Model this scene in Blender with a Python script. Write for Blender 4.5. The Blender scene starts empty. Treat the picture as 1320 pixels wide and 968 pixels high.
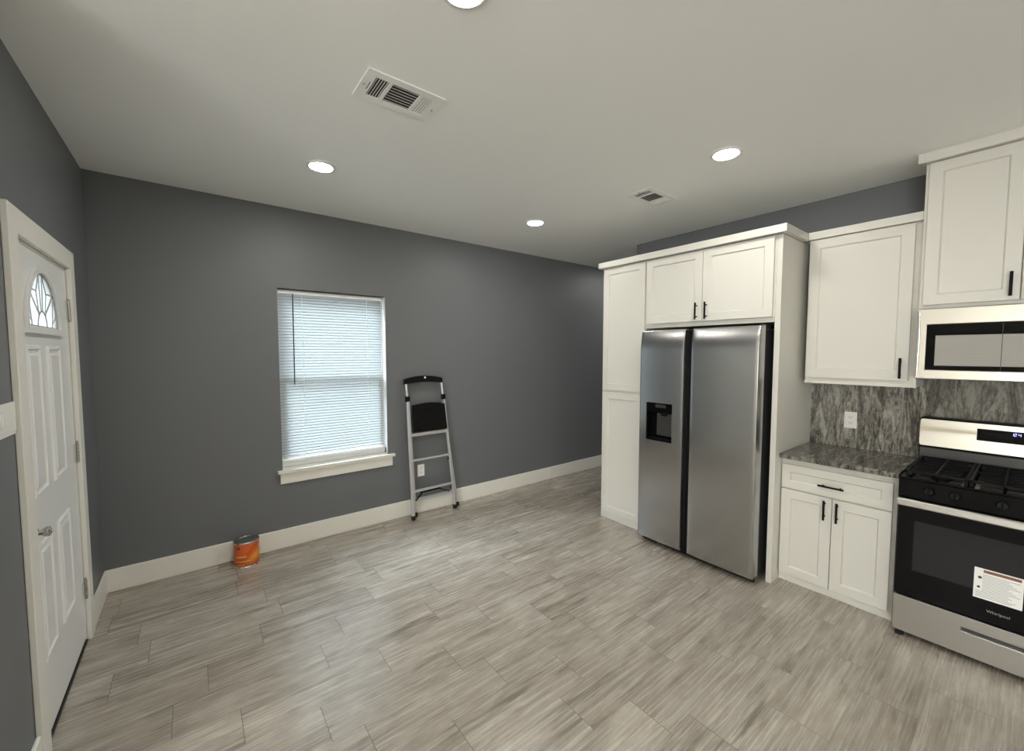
import bpy, bmesh, math, random
from mathutils import Vector, Matrix
from mathutils.geometry import tessellate_polygon

random.seed(7)
S = bpy.context.scene
COL = S.collection
PI = math.pi

# ------------------------------------------------------------------ camera
YAW, PITCH, FPX = 0.6604, -0.0565, 527.25
cd = bpy.data.cameras.new('camera'); cam = bpy.data.objects.new('camera', cd); COL.objects.link(cam)
cd.sensor_fit = 'HORIZONTAL'; cd.sensor_width = 36.0; cd.lens = 36.0 * FPX / 1320.0
cd.clip_start = 0.02
cam.location = (0, -3.7759, 1.6146)
cam.rotation_euler = (PI / 2 + PITCH, 0, -YAW)
S.camera = cam

# ------------------------------------------------------------------ light, exposure
S.view_settings.view_transform = 'Standard'
S.view_settings.look = 'None'
S.view_settings.gamma = 1.0
S.view_settings.use_curve_mapping = False
S.view_settings.exposure = 0.52
S.cycles.use_denoising = True
S.cycles.max_bounces = 10
S.cycles.diffuse_bounces = 6
S.cycles.glossy_bounces = 5
S.cycles.sample_clamp_indirect = 6.0
SKY_COLOR, SKY_STRENGTH = (0.80, 0.93, 1.0), 3.0
LED_COLOR, LED_STRENGTH = (1.0, 0.975, 0.90), 160.0
W = bpy.data.worlds.new('sky'); S.world = W; W.use_nodes = True
W.node_tree.nodes['Background'].inputs[0].default_value = (*SKY_COLOR, 1)
W.node_tree.nodes['Background'].inputs[1].default_value = SKY_STRENGTH

# added fill lamp behind the unseen living-area window, brightening ceiling and cabinets
l = bpy.data.lights.new('daylight_fill', 'AREA'); l.shape = 'RECTANGLE'; l.size = 2.0; l.size_y = 1.6; l.energy = 165; l.color = (1.0, 0.99, 0.96)
o = bpy.data.objects.new('daylight_fill', l); COL.objects.link(o); o.location = (-5.22, -6.0, 1.45); o.rotation_euler = (PI / 2, 0, -PI / 2)
# hazy sun outside, beyond the blind
l = bpy.data.lights.new('hazy_sun', 'SUN'); l.energy = 13.0; l.angle = math.radians(48); l.color = (.78, .91, 1.0)
o = bpy.data.objects.new('hazy_sun', l); COL.objects.link(o); o.rotation_euler = Vector((1.7, -2.3, -3.0)).to_track_quat('-Z', 'Y').to_euler()

# ------------------------------------------------------------------ material helpers
MATS = {}
def mat(name, color=(.8, .8, .8), rough=.5, metal=0.0, spec=.5, emit=None, estr=0.0, coat=0.0, trans=0.0):
    m = bpy.data.materials.new(name); m.use_nodes = True
    b = m.node_tree.nodes['Principled BSDF']
    b.inputs['Base Color'].default_value = (*color, 1)
    b.inputs['Roughness'].default_value = rough
    b.inputs['Metallic'].default_value = metal
    b.inputs['Specular IOR Level'].default_value = spec
    b.inputs['Coat Weight'].default_value = coat
    b.inputs['Transmission Weight'].default_value = trans
    if emit:
        b.inputs['Emission Color'].default_value = (*emit, 1)
        b.inputs['Emission Strength'].default_value = estr
    MATS[name] = m
    return m
def nodes(m): return m.node_tree.nodes, m.node_tree.links, m.node_tree.nodes['Principled BSDF']
def nd(m, t, **kw):
    n = m.node_tree.nodes.new(t)
    for k, v in kw.items():
        if k.startswith('i_'):
            key = k[2:]
            n.inputs[int(key) if key.isdigit() else key].default_value = v
        else: setattr(n, k, v)
    return n
def ramp(m, fac, stops):
    r = nd(m, 'ShaderNodeValToRGB'); el = r.color_ramp.elements
    el[0].position, el[0].color = stops[0][0], (*stops[0][1], 1)
    el[1].position, el[1].color = stops[-1][0], (*stops[-1][1], 1)
    for p, c in stops[1:-1]:
        e = el.new(p); e.color = (*c, 1)
    m.node_tree.links.new(fac, r.inputs[0])
    return r.outputs[0]
def noise(m, scale_vec, scale=1.0, detail=4, rough=.55, dist=0.0, src='Object', off=None):
    L = m.node_tree.links
    tc = nd(m, 'ShaderNodeTexCoord'); mp = nd(m, 'ShaderNodeMapping')
    mp.inputs['Scale'].default_value = scale_vec
    L.new(tc.outputs[src], mp.inputs[0])
    v = mp.outputs[0]
    if off is not None:
        a = nd(m, 'ShaderNodeVectorMath', operation='ADD'); L.new(v, a.inputs[0]); L.new(off, a.inputs[1]); v = a.outputs[0]
    n = nd(m, 'ShaderNodeTexNoise'); n.inputs['Scale'].default_value = scale; n.inputs['Detail'].default_value = detail
    n.inputs['Roughness'].default_value = rough; n.inputs['Distortion'].default_value = dist
    L.new(v, n.inputs['Vector'])
    return n.outputs[0]
def bump(m, h, strength=.1, dist=.01):
    b = nd(m, 'ShaderNodeBump'); b.inputs['Strength'].default_value = strength; b.inputs['Distance'].default_value = dist
    m.node_tree.links.new(h, b.inputs['Height'])
    m.node_tree.links.new(b.outputs[0], m.node_tree.nodes['Principled BSDF'].inputs['Normal'])
def mathn(m, op, a, b=None):
    n = nd(m, 'ShaderNodeMath', operation=op)
    for i, x in enumerate((a, b)):
        if x is None: continue
        if isinstance(x, (int, float)): n.inputs[i].default_value = x
        else: m.node_tree.links.new(x, n.inputs[i])
    return n.outputs[0]

# painted surfaces
def paint(name, c, rough, bscale=220, bstr=.06):
    m = mat(name, c, rough)
    bump(m, noise(m, (1, 1, 1), bscale, 2), bstr, .002)
    return m
paint('grey_paint', (.146, .152, .162), .5, 140, .10)
paint('ceiling_paint', (.92, .935, .92), .7, 160, .06)
paint('living_paint', (.78, .76, .71), .6)
paint('trim_paint', (.78, .765, .705), .38, 60, .02)
paint('door_paint', (.76, .765, .755), .36, 60, .02)
paint('cabinet_paint', (.645, .63, .578), .36, 60, .02)
mat('vinyl_white', (.85, .86, .86), .35)
mat('plate_plastic', (.80, .79, .75), .35)
mat('slot_dark', (.03, .03, .03), .5)
mat('black_metal', (.006, .006, .007), .5, spec=.12)
mat('black_plastic', (.006, .006, .0065), .45, spec=.15)
mat('black_gloss', (.004, .004, .0045), .14, spec=.10)
mat('oven_glass', (.005, .005, .006), .06, spec=.16)
mat('oven_window', (.024, .024, .025), .08, spec=.2)
mat('rubber', (.01, .01, .01), .7)
mat('chrome', (.72, .71, .69), .18, 1.0)
mat('nickel', (.50, .49, .47), .25, 1.0)
mat('hinge_metal', (.72, .71, .67), .4, .3)
mat('vent_white', (.88, .88, .86), .4)
mat('vent_dark', (.05, .048, .045), .8)
mat('led_trim', (.85, .85, .83), .4)
mat('led', (1, 1, 1), .5, emit=LED_COLOR, estr=LED_STRENGTH)
mat('caulk', (.62, .60, .55), .6)
mat('fridge_case', (.03, .03, .032), .45)
mat('sticker_paper', (.82, .82, .80), .5)
mat('sticker_ink', (.36, .36, .35), .6)
mat('sticker_icon', (.04, .04, .04), .6)
mat('sticker_header', (.20, .09, .055), .6)
mat('logo_grey', (.42, .41, .39), .35, .6)
mat('clock_blue', (.1, .1, .3), .4, emit=(.32, .33, 1.0), estr=1.6)
mat('came', (.42, .42, .42), .5, .2)
mat('dot_white', (.80, .76, .6), .4)
mat('shadow_gap', (.02, .02, .02), .9)
mat('aluminium', (.70, .70, .71), .34, .7)
mat('lid_metal', (.30, .31, .30), .35, .9)
mat('steel_dark', (.095, .092, .09), .38, .8)

def steel(name, c, rough, aniso=.0, vec=(1, 2, 240)):
    m = mat(name, c, rough, 1.0)
    N, L, B = nodes(m)
    f = noise(m, vec, 1.0, 3, .6)
    rr = nd(m, 'ShaderNodeMapRange'); L.new(f, rr.inputs[0])
    rr.inputs[3].default_value = rough - .02; rr.inputs[4].default_value = rough + .03
    L.new(rr.outputs[0], B.inputs['Roughness'])
    tg = nd(m, 'ShaderNodeTangent', direction_type='RADIAL', axis='Z'); L.new(tg.outputs[0], B.inputs['Tangent'])
    B.inputs['Anisotropic'].default_value = .65
    return m
steel('stainless', (.455, .455, .455), .24)
steel('stainless_drawer', (.60, .59, .575), .30)
steel('stainless_bar', (.66, .65, .625), .30)
steel('stainless_bright', (.54, .51, .445), .30)

# blinds: thin slats that let daylight through
m = mat('blind_slat', (.50, .52, .525), .45); N, L, B = nodes(m)
tr = nd(m, 'ShaderNodeBsdfTranslucent'); tr.inputs[0].default_value = (.50, .535, .54, 1)
mx = nd(m, 'ShaderNodeMixShader'); mx.inputs[0].default_value = .42
L.new(B.outputs[0], mx.inputs[1]); L.new(tr.outputs[0], mx.inputs[2]); L.new(mx.outputs[0], N['Material Output'].inputs[0])
mat('slat_shadow', (.22, .235, .24), .5)  # shadow line between slats, painted dark along each lower edge
# glazing
m = mat('clear_glass', (1, 1, 1), .02); N, L, B = nodes(m)
tp = nd(m, 'ShaderNodeBsdfTransparent'); mx = nd(m, 'ShaderNodeMixShader'); mx.inputs[0].default_value = .92
L.new(B.outputs[0], mx.inputs[1]); L.new(tp.outputs[0], mx.inputs[2]); L.new(mx.outputs[0], N['Material Output'].inputs[0])
m = mat('frosted_glass', (.9, .93, .93), .3); N, L, B = nodes(m)
tp = nd(m, 'ShaderNodeBsdfTransparent'); tp.inputs[0].default_value = (.45, .45, .45, 1)
tr = nd(m, 'ShaderNodeBsdfTranslucent'); tr.inputs[0].default_value = (.52, .515, .50, 1)
f = noise(m, (30, 30, 30), 1.0, 2)
mx = nd(m, 'ShaderNodeMixShader'); mr = nd(m, 'ShaderNodeMapRange'); L.new(f, mr.inputs[0]); mr.inputs[1].default_value = .35; mr.inputs[2].default_value = .65
mr.inputs[3].default_value = .62; mr.inputs[4].default_value = .92
L.new(mr.outputs[0], mx.inputs[0]); L.new(tp.outputs[0], mx.inputs[1]); L.new(tr.outputs[0], mx.inputs[2])
mx2 = nd(m, 'ShaderNodeMixShader'); mx2.inputs[0].default_value = .12
L.new(mx.outputs[0], mx2.inputs[1]); L.new(B.outputs[0], mx2.inputs[2]); L.new(mx2.outputs[0], N['Material Output'].inputs[0])

# granite: streaks run along local axis (vertical on the splash, towards the wall on the counter)
def granite(name, vec, fine, rough, gain=1.0, con=1.0):
    m = mat(name, (.2, .2, .2), rough); N, L, B = nodes(m)
    a = noise(m, vec, 1.0, 9, .66, 1.6)
    b = noise(m, fine, 1.0, 6, .7, .6)
    c = noise(m, (140, 140, 140), 1.0, 2, .6)
    s = mathn(m, 'ADD', mathn(m, 'MULTIPLY', a, .58), mathn(m, 'ADD', mathn(m, 'MULTIPLY', b, .32), mathn(m, 'MULTIPLY', c, .10)))
    s = mathn(m, 'ADD', mathn(m, 'MULTIPLY', mathn(m, 'SUBTRACT', s, .49), con), .49)
    g = gain
    col = ramp(m, s, [(.38, (.034 * g, .031 * g, .026 * g)), (.44, (.085 * g, .078 * g, .065 * g)), (.49, (.155 * g, .145 * g, .123 * g)),
                      (.54, (.215 * g, .204 * g, .175 * g)), (.61, (.34 * g, .325 * g, .285 * g))])
    L.new(col, B.inputs['Base Color'])
    return m
granite('granite_splash', (8, 21, 3.6), (34, 90, 26), .22, 1.12, 1.4)
granite('granite_range', (7, 17, 3.2), (28, 70, 22), .22, .85, 1.35)
granite('granite_counter', (2.6, 19, 8), (16, 70, 22), .16, .66, 1.7)

# wood-look floor tile: per-tile tone / seed stored as a colour attribute
m = mat('floor_tile', (.4, .36, .31), .33, spec=.9); N, L, B = nodes(m)
at = nd(m, 'ShaderNodeAttribute', attribute_name='tile')
sp = nd(m, 'ShaderNodeSeparateColor'); L.new(at.outputs['Color'], sp.inputs[0])
cb = nd(m, 'ShaderNodeCombineXYZ')
L.new(mathn(m, 'MULTIPLY', sp.outputs[1], 37.0), cb.inputs[0]); L.new(mathn(m, 'MULTIPLY', sp.outputs[2], 53.0), cb.inputs[1]); L.new(mathn(m, 'MULTIPLY', sp.outputs[1], 91.0), cb.inputs[2])
broad = noise(m, (1.5, 17, 1), 1.0, 4, .55, .7, off=cb.outputs[0])
fineg = noise(m, (2.6, 105, 1), 1.0, 5, .7, .15, off=cb.outputs[0])
dark = noise(m, (2.4, 30, 1), 1.0, 4, .6, .4, off=cb.outputs[0])
mott = noise(m, (7, 20, 1), 1.0, 3, .6, .8, off=cb.outputs[0])
s = mathn(m, 'ADD', mathn(m, 'ADD', mathn(m, 'MULTIPLY', broad, .40), mathn(m, 'MULTIPLY', fineg, .34)), mathn(m, 'MULTIPLY', mott, .26))
s = mathn(m, 'ADD', s, mathn(m, 'MULTIPLY', mathn(m, 'SUBTRACT', sp.outputs[0], .5), .06))
col0 = ramp(m, s, [(.37, (.19, .158, .125)), (.44, (.285, .25, .207)), (.50, (.345, .307, .26)), (.555, (.405, .367, .315)), (.64, (.52, .478, .42))])
dk = ramp(m, dark, [(.58, (0, 0, 0)), (.70, (.75, .75, .75))])
dmx = nd(m, 'ShaderNodeMix', data_type='RGBA'); L.new(dk, dmx.inputs[0]); L.new(col0, dmx.inputs[6]); dmx.inputs[7].default_value = (.135, .112, .09, 1)
col = dmx.outputs[2]
L.new(col, B.inputs['Base Color'])
rr = nd(m, 'ShaderNodeMapRange'); L.new(fineg, rr.inputs[0]); rr.inputs[3].default_value = .22; rr.inputs[4].default_value = .32
L.new(rr.outputs[0], B.inputs['Roughness'])
bump(m, fineg, .12, .002)
mat('grout', (.085, .075, .063), .8)

# paint can label: red / orange / yellow printed swooshes
m = mat('can_label', (.6, .15, .03), .35); N, L, B = nodes(m)
tc = nd(m, 'ShaderNodeTexCoord'); sx = nd(m, 'ShaderNodeSeparateXYZ'); L.new(tc.outputs['Object'], sx.inputs[0])
wv = mathn(m, 'ADD', mathn(m, 'MULTIPLY', sx.outputs[2], 5.2), mathn(m, 'MULTIPLY', sx.outputs[0], -6.5))
wv = mathn(m, 'ADD', wv, mathn(m, 'MULTIPLY', noise(m, (9, 9, 16), 1.0, 2), .55))
col = ramp(m, wv, [(.15, (.78, .30, .04)), (.35, (.85, .37, .05)), (.55, (.74, .19, .02)), (.75, (.60, .09, .015)), (.95, (.72, .14, .025))])
lowmix = nd(m, 'ShaderNodeMix', data_type='RGBA'); L.new(ramp(m, sx.outputs[2], [(.02, (1, 1, 1)), (.075, (0, 0, 0))]), lowmix.inputs[0])
L.new(col, lowmix.inputs[6]); lowmix.inputs[7].default_value = (.50, .09, .015, 1)
L.new(lowmix.outputs[2], B.inputs['Base Color'])
mat('label_pale', (.75, .45, .18), .4)

# microwave window: fine mesh behind glass
m = mat('microwave_mesh', (.10, .10, .10), .10); N, L, B = nodes(m)
tc = nd(m, 'ShaderNodeTexCoord'); wv = nd(m, 'ShaderNodeTexWave', bands_direction='Z'); wv.inputs['Scale'].default_value = 42
L.new(tc.outputs['Object'], wv.inputs[0])
L.new(ramp(m, wv.outputs[1], [(0, (.27, .265, .245)), (1, (.38, .37, .34))]), B.inputs['Base Color'])

# ------------------------------------------------------------------ object helpers
ORG = {}
def link(name, bm, m, parent=None, smooth=False, bev=0.0, loc=None, segs=2):
    """bm is in world coordinates; it becomes one mesh object whose origin is its thing's base."""
    org = ORG[parent.name] if parent is not None else (Vector(loc) if loc is not None else Vector((0, 0, 0)))
    bmesh.ops.translate(bm, verts=bm.verts, vec=-org)
    bmesh.ops.recalc_face_normals(bm, faces=bm.faces)
    me = bpy.data.meshes.new(name); bm.to_mesh(me); bm.free()
    for mm in (m if isinstance(m, (list, tuple)) else [m]): me.materials.append(MATS[mm])
    o = bpy.data.objects.new(name, me); COL.objects.link(o)
    if parent is not None: o.parent = parent
    else: o.location = org
    ORG[o.name] = org
    if smooth:
        for p in me.polygons: p.use_smooth = True
        md = o.modifiers.new('edges', 'EDGE_SPLIT'); md.split_angle = math.radians(38)
    if bev:
        md = o.modifiers.new('bevel', 'BEVEL'); md.width = bev; md.segments = segs; md.limit_method = 'ANGLE'; md.angle_limit = math.radians(40)
    return o
def thing(name, label, cat, loc, group=None):
    o = bpy.data.objects.new(name, None); COL.objects.link(o); o.location = loc; o.empty_display_size = .1
    ORG[o.name] = Vector(loc)
    return tag(o, label, cat, group)
def tag(o, label, cat, group=None):
    o['label'] = label; o['category'] = cat
    if group: o['group'] = group
    return o
def struct(o, label=None, cat=None):
    o['kind'] = 'structure'
    if label: o['label'] = label
    if cat: o['category'] = cat
    return o
def box(bm, x0, x1, y0, y1, z0, z1):
    v = [bm.verts.new((x, y, z)) for x in (x0, x1) for y in (y0, y1) for z in (z0, z1)]
    for f in ((0, 1, 3, 2), (4, 6, 7, 5), (0, 4, 5, 1), (2, 3, 7, 6), (0, 2, 6, 4), (1, 5, 7, 3)): bm.faces.new([v[i] for i in f])
    return v
def boxes(*bs):
    bm = bmesh.new()
    for b in bs: box(bm, *b)
    return bm
def prism(bm, loops, fn0, fn1):
    """2-D loops (outer first, then holes) extruded between the maps fn0 and fn1 to 3-D."""
    tris = tessellate_polygon([[Vector((p[0], p[1], 0)) for p in l] for l in loops])
    flat = [p for l in loops for p in l]
    a = [bm.verts.new(fn0(*p)) for p in flat]; b = [bm.verts.new(fn1(*p)) for p in flat]
    for t in tris:
        try:
            bm.faces.new([a[i] for i in t]); bm.faces.new([b[i] for i in reversed(t)])
        except ValueError: pass
    k = 0
    for l in loops:
        n = len(l)
        for i in range(n):
            p, q = k + i, k + (i + 1) % n
            bm.faces.new([a[p], a[q], b[q], b[p]])
        k += n
def rect(a0, a1, b0, b1): return [(a0, b0), (a1, b0), (a1, b1), (a0, b1)]
def slab_yz(bm, loops, x0, x1): prism(bm, loops, lambda y, z: (x0, y, z), lambda y, z: (x1, y, z))
def slab_xz(bm, loops, y0, y1): prism(bm, loops, lambda x, z: (x, y0, z), lambda x, z: (x, y1, z))
def beam(bm, p, q, w, d, side=(1, 0, 0)):
    p, q = Vector(p), Vector(q); t = (q - p).normalized(); s = Vector(side); s = (s - t * s.dot(t)).normalized(); u = t.cross(s)
    vs = []
    for c in (p, q):
        for a, b in ((-1, -1), (1, -1), (1, 1), (-1, 1)): vs.append(bm.verts.new(c + s * a * w / 2 + u * b * d / 2))
    for f in ((0, 1, 2, 3), (7, 6, 5, 4), (0, 4, 5, 1), (1, 5, 6, 2), (2, 6, 7, 3), (3, 7, 4, 0)): bm.faces.new([vs[i] for i in f])
def tube(bm, pts, r, n=10):
    pts = [Vector(p) for p in pts]; rings = []
    for i, p in enumerate(pts):
        t = (pts[min(i + 1, len(pts) - 1)] - pts[max(i - 1, 0)]).normalized()
        a = Vector((0, 0, 1)) if abs(t.z) < .9 else Vector((1, 0, 0))
        s = t.cross(a).normalized(); u = t.cross(s)
        rings.append([bm.verts.new(p + (s * math.cos(2 * PI * k / n) + u * math.sin(2 * PI * k / n)) * r) for k in range(n)])
    for A, B_ in zip(rings, rings[1:]):
        for k in range(n): bm.faces.new([A[k], A[(k + 1) % n], B_[(k + 1) % n], B_[k]])
    bm.faces.new(rings[0]); bm.faces.new(rings[-1][::-1])
def lathe(bm, c, axis, prof, n=32, squash=None):
    """prof: (radius, height along axis)."""
    c = Vector(c); ax = Vector(axis).normalized(); a = Vector((0, 0, 1)) if abs(ax.z) < .9 else Vector((1, 0, 0))
    s = ax.cross(a).normalized(); u = ax.cross(s); rings = []
    for r, h in prof:
        if r < 1e-6: rings.append([bm.verts.new(c + ax * h)])
        else: rings.append([bm.verts.new(c + ax * h + s * r * math.cos(2 * PI * k / n) + u * r * math.sin(2 * PI * k / n)) for k in range(n)])
    for A, B_ in zip(rings, rings[1:]):
        for k in range(n):
            j = (k + 1) % n
            if len(A) == 1 and len(B_) == 1: continue
            if len(A) == 1: bm.faces.new([A[0], B_[j], B_[k]])
            elif len(B_) == 1: bm.faces.new([A[k], A[j], B_[0]])
            else: bm.faces.new([A[k], A[j], B_[j], B_[k]])
    for R_ in (rings[0], rings[-1]):
        if len(R_) > 1: bm.faces.new(R_)

# ------------------------------------------------------------------ the room
XL, XR, ZC = -0.526, 3.826, 2.776
WX0, WX1, WZ0, WZ1 = .544, 1.432, .647, 2.134
YEND, XHALL, XLIV = -7.2, 6.2, -5.0

# floor: grout bed and 0.625 x 0.2105 tiles, staggered row by row
bm = boxes((XLIV - .1, XL - .07, YEND - .1, -1.83, -.12, -.0004), (XL - .07, XHALL + .1, YEND - .1, .14, -.12, -.0004))
bed = struct(link('floor', bm, 'grout', loc=(0, 0, 0)), 'grey-beige wood-look plank tile floor of the whole room')
bm = bmesh.new(); lay = bm.loops.layers.float_color.new('tile')
PW, PL, G, GY = .2105, .625, .0014, .0006
OFF = {-1: .38, 0: .252, 1: .0, 2: .495, 3: .112, 6: .217, 7: .049, 8: .295, 10: .155, 4: .40, 5: .53, 9: .44}
r = -6
while True:
    y1 = -.995 - PW * r; y0 = y1 - PW
    if y1 < YEND: break
    y1c, y0c = min(y1, 0.0), max(y0, YEND)
    off = OFF.get(r, random.random() * PL)
    x = XLIV - PL + ((off - XLIV) % PL)
    while x < XHALL:
        a, b = max(x, XLIV if y1 < -1.83 else XL - .069), min(x + PL, XHALL)
        if b - a > .01 and y1c - y0c > .01:
            f = bm.faces.new([bm.verts.new(p) for p in ((a + G, y0c + GY, 0), (b - G, y0c + GY, 0), (b - G, y1c - GY, 0), (a + G, y1c - GY, 0))])
            c = (random.random(), random.random(), random.random(), 1)
            for l in f.loops: l[lay] = c
        x += PL
    r += 1
t = link('floor_tiles', bm, 'floor_tile', bed)

# walls
bm = bmesh.new()
slab_xz(bm, [rect(XL - .07, XHALL, -.001, ZC + .1), rect(WX0, WX1, WZ0, WZ1)[::-1]], 0.0, .14)
struct(link('wall_back', bm, 'grey_paint', loc=(0, 0, 0)))
DY0, DY1, DZ1 = -1.415, -.555, 2.062      # rough opening of the entry door
bm = bmesh.new()
slab_yz(bm, [[(-1.95, -.001), (DY0, -.001), (DY0, DZ1), (DY1, DZ1), (DY1, -.001), (0, -.001), (0, ZC + .1), (-1.95, ZC + .1)]], XL - .07, XL)
struct(link('wall_left', bm, 'grey_paint', loc=(0, 0, 0)))
struct(link('wall_right', boxes((XR, XR + .12, YEND, -1.056, -.001, ZC + .1)), 'grey_paint', loc=(0, 0, 0)))
bm = bmesh.new(); slab_xz(bm, [rect(XLIV, XHALL, -.001, ZC + .1)], YEND - .1, YEND)
struct(link('wall_rear', bm, 'living_paint', loc=(0, 0, 0)))
bm = bmesh.new(); slab_yz(bm, [rect(YEND, -1.95, -.001, ZC + .1), rect(-7.0, -5.0, .65, 2.25)[::-1]], XLIV - .1, XLIV)
struct(link('wall_living', bm, 'living_paint', loc=(0, 0, 0)))
def plain_window(name, fn):
    w = bpy.data.objects.new(name, None); COL.objects.link(w); ORG[w.name] = Vector((0, 0, 0)); struct(w, 'wide white unseen window added to light the living area')
    bm = bmesh.new(); fn(bm, [rect(.001, 1.999, .651, 2.249), rect(.05, .98, .70, 2.20)[::-1], rect(1.02, 1.95, .70, 2.20)[::-1]], .03, .08); link('window_frame', bm, 'vinyl_white', w)
    bm = bmesh.new(); fn(bm, [rect(.04, 1.96, .69, 2.21)], .053, .057); link('pane', bm, 'clear_glass', w)
plain_window('fill_window', lambda bm, l, a, b: prism(bm, l, lambda y, z: (XLIV - a, y - 7.0, z), lambda y, z: (XLIV - b, y - 7.0, z)))  # added out of view so fill light can enter the room
struct(link('wall_living_end', boxes((XLIV, XL - .07, -1.95, -1.83, -.001, ZC + .1)), 'living_paint', loc=(0, 0, 0)))
struct(link('wall_hall', boxes((XHALL, XHALL + .1, YEND, .14, -.001, ZC + .1)), 'grey_paint', loc=(0, 0, 0)))
struct(link('ceiling', boxes((XLIV - .1, XL - .07, YEND - .1, -1.83, ZC, ZC + .12), (XL - .07, XHALL + .1, YEND - .1, .14, ZC, ZC + .12)), 'ceiling_paint', loc=(0, 0, 0)))

# baseboards
def baseboard(name, b):
    struct(link(name, boxes(b), 'trim_paint', bev=.004, loc=(b[0], b[2], 0)))
baseboard('baseboard_back', (XL + .002, 3.548, -.016, -.0005, .0005, .155))
baseboard('baseboard_hall', (3.552, XHALL, -.016, -.0005, .0005, .155))
baseboard('baseboard_left', (XL + .0005, XL + .016, -.479, -.017, .0005, .155))
baseboard('baseboard_entry', (XL + .0005, XL + .016, -1.95, -1.502, .0005, .155))
baseboard('baseboard_right', (XR - .016, XR - .0005, -1.165, -1.06, .0005, .155))

# ------------------------------------------------------------------ window
win = bpy.data.objects.new('window_1', None); COL.objects.link(win); ORG[win.name] = Vector((.988, 0, WZ0)); win.location = (.988, 0, WZ0)
struct(win, 'single-hung white window with a painted sill in the grey wall')
e = .0008
link('window_jamb', boxes((WX0 + e, WX0 + .002, .012, .075, WZ0 + e, WZ1 - e), (WX1 - .004, WX1 - e, .006, .075, WZ0 + e, WZ1 - e)), 'vinyl_white', win)
bm = bmesh.new()
slab_xz(bm, [rect(WX0 + e, WX1 - e, WZ0 + e, WZ1 - e), rect(WX0 + .026, WX1 - .026, WZ0 + .05, WZ1 - .05)[::-1]], .078, .135)
link('window_frame', bm, 'vinyl_white', win, bev=.003)
MR0, MR1 = 1.352, 1.398
def sash(y0, y1, z0, z1, name):
    bm = bmesh.new()
    slab_xz(bm, [rect(WX0 + .027, WX1 - .027, z0, z1), rect(WX0 + .055, WX1 - .055, z0 + .044, z1 - .044)[::-1]], y0, y1)
    s = link(name, bm, 'vinyl_white', win, bev=.003)
    link('pane', boxes((WX0 + .05, WX1 - .05, (y0 + y1) / 2 - .002, (y0 + y1) / 2 + .002, z0 + .04, z1 - .04)), 'clear_glass', s)
sash(.070, .096, WZ0 + .052, MR1, 'lower_sash')
sash(.104, .130, MR0, WZ1 - .052, 'upper_sash')
bm = boxes((.508, 1.492, -.034, -.0005, .622, .6465), (WX0 + e, WX1 - e, -.0005, .077, .622 + .0255, .6478))
link('window_sill', bm, 'trim_paint', win, bev=.004)
link('window_apron', boxes((.525, 1.472, -.017, -.0005, .534, .6215)), 'trim_paint', win, bev=.003)

# blind
bl = thing('window_blind', 'white horizontal mini blind lowered over the bright window', 'blind', (.985, .035, WZ0))
BX0, BX1 = .5515, 1.404
link('headrail', boxes((BX0, BX1 + .004, .036, .068, 2.096, 2.122)), 'vinyl_white', bl, bev=.002)
bm = bmesh.new(); pitch = .0241; z = 2.086
while z > .742:
    th = math.radians(59); prev = None
    for k in range(9):
        q = (k / 8 - .5); bow = .0018 * (1 - (2 * q) ** 2)
        yy = .050 + .0375 * q * math.cos(th) + bow * math.sin(th); zz = z - .0375 * q * math.sin(th) * -1 + bow * math.cos(th)
        cur = [bm.verts.new((BX0, yy, zz)), bm.verts.new((BX1, yy, zz))]
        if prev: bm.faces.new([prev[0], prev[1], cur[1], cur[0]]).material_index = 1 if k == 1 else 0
        prev = cur
    z -= pitch
link('slats', bm, ['blind_slat', 'slat_shadow'], bl, smooth=True)
link('bottom_rail', boxes((BX0, BX1, .038, .062, .700, .722)), 'vinyl_white', bl, bev=.003)
bm = bmesh.new(); tube(bm, [(.661, .030, 2.098), (.660, .026, 2.05), (.656, .024, 1.345)], .0045, 8)
link('tilt_wand', bm, 'steel_dark', bl, smooth=True)
for x in (.73, 1.27):
    bm = bmesh.new(); tube(bm, [(x, .036, 2.097), (x, .034, .722)], .0012, 6)
    link('ladder_cord', bm, 'vinyl_white', bl)
bm = boxes((1.406, 1.422, .008, .020, .667, .676), (1.410, 1.418, .006, .018, .676, .712))
link('hold_down_bracket', bm, 'black_plastic', bl, bev=.002)

# ------------------------------------------------------------------ entry door
door = bpy.data.objects.new('door_1', None); COL.objects.link(door); ORG[door.name] = Vector((XL, -.98, 0)); door.location = (XL, -.98, 0)
struct(door, 'white six-panel style entry door with arched glass lite')
CF = -.506
bm = bmesh.new()
slab_yz(bm, [[(-1.50, .0008), (-1.40, .0008), (-1.40, 2.060), (-.572, 2.060), (-.572, .0008), (-.482, .0008), (-.482, 2.158), (-1.50, 2.158)]], XL + .0005, CF)
link('door_casing', bm, 'trim_paint', door, bev=.003)
bm = bmesh.new()
jy0, jy1 = DY0 + .001, DY1 - .001
slab_yz(bm, [[(jy0, .0008), (-1.402, .0008), (-1.402, 2.050), (-.570, 2.050), (-.570, .0008), (jy1, .0008), (jy1, 2.061), (jy0, 2.061)]], XL - .069, XL)
link('door_jamb', bm, 'trim_paint', door)
link('threshold', boxes((XL - .069, XL + .003, -1.401, -.571, .0008, .011)), 'steel_dark', door, bev=.003)
link('door_sweep', boxes((XL - .040, XL - .010, -1.400, -.572, .0115, .0255)), 'shadow_gap', door)
# slab with arched opening
SX = XL - .003
AC, AW, AZ, AH = -1.022, .245, 1.728, .236
arch = [(AC - AW, AZ), (AC + AW, AZ)] + [(AC + AW * math.cos(a), AZ + AH * math.sin(a)) for a in [PI * k / 24 for k in range(1, 24)]]
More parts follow.
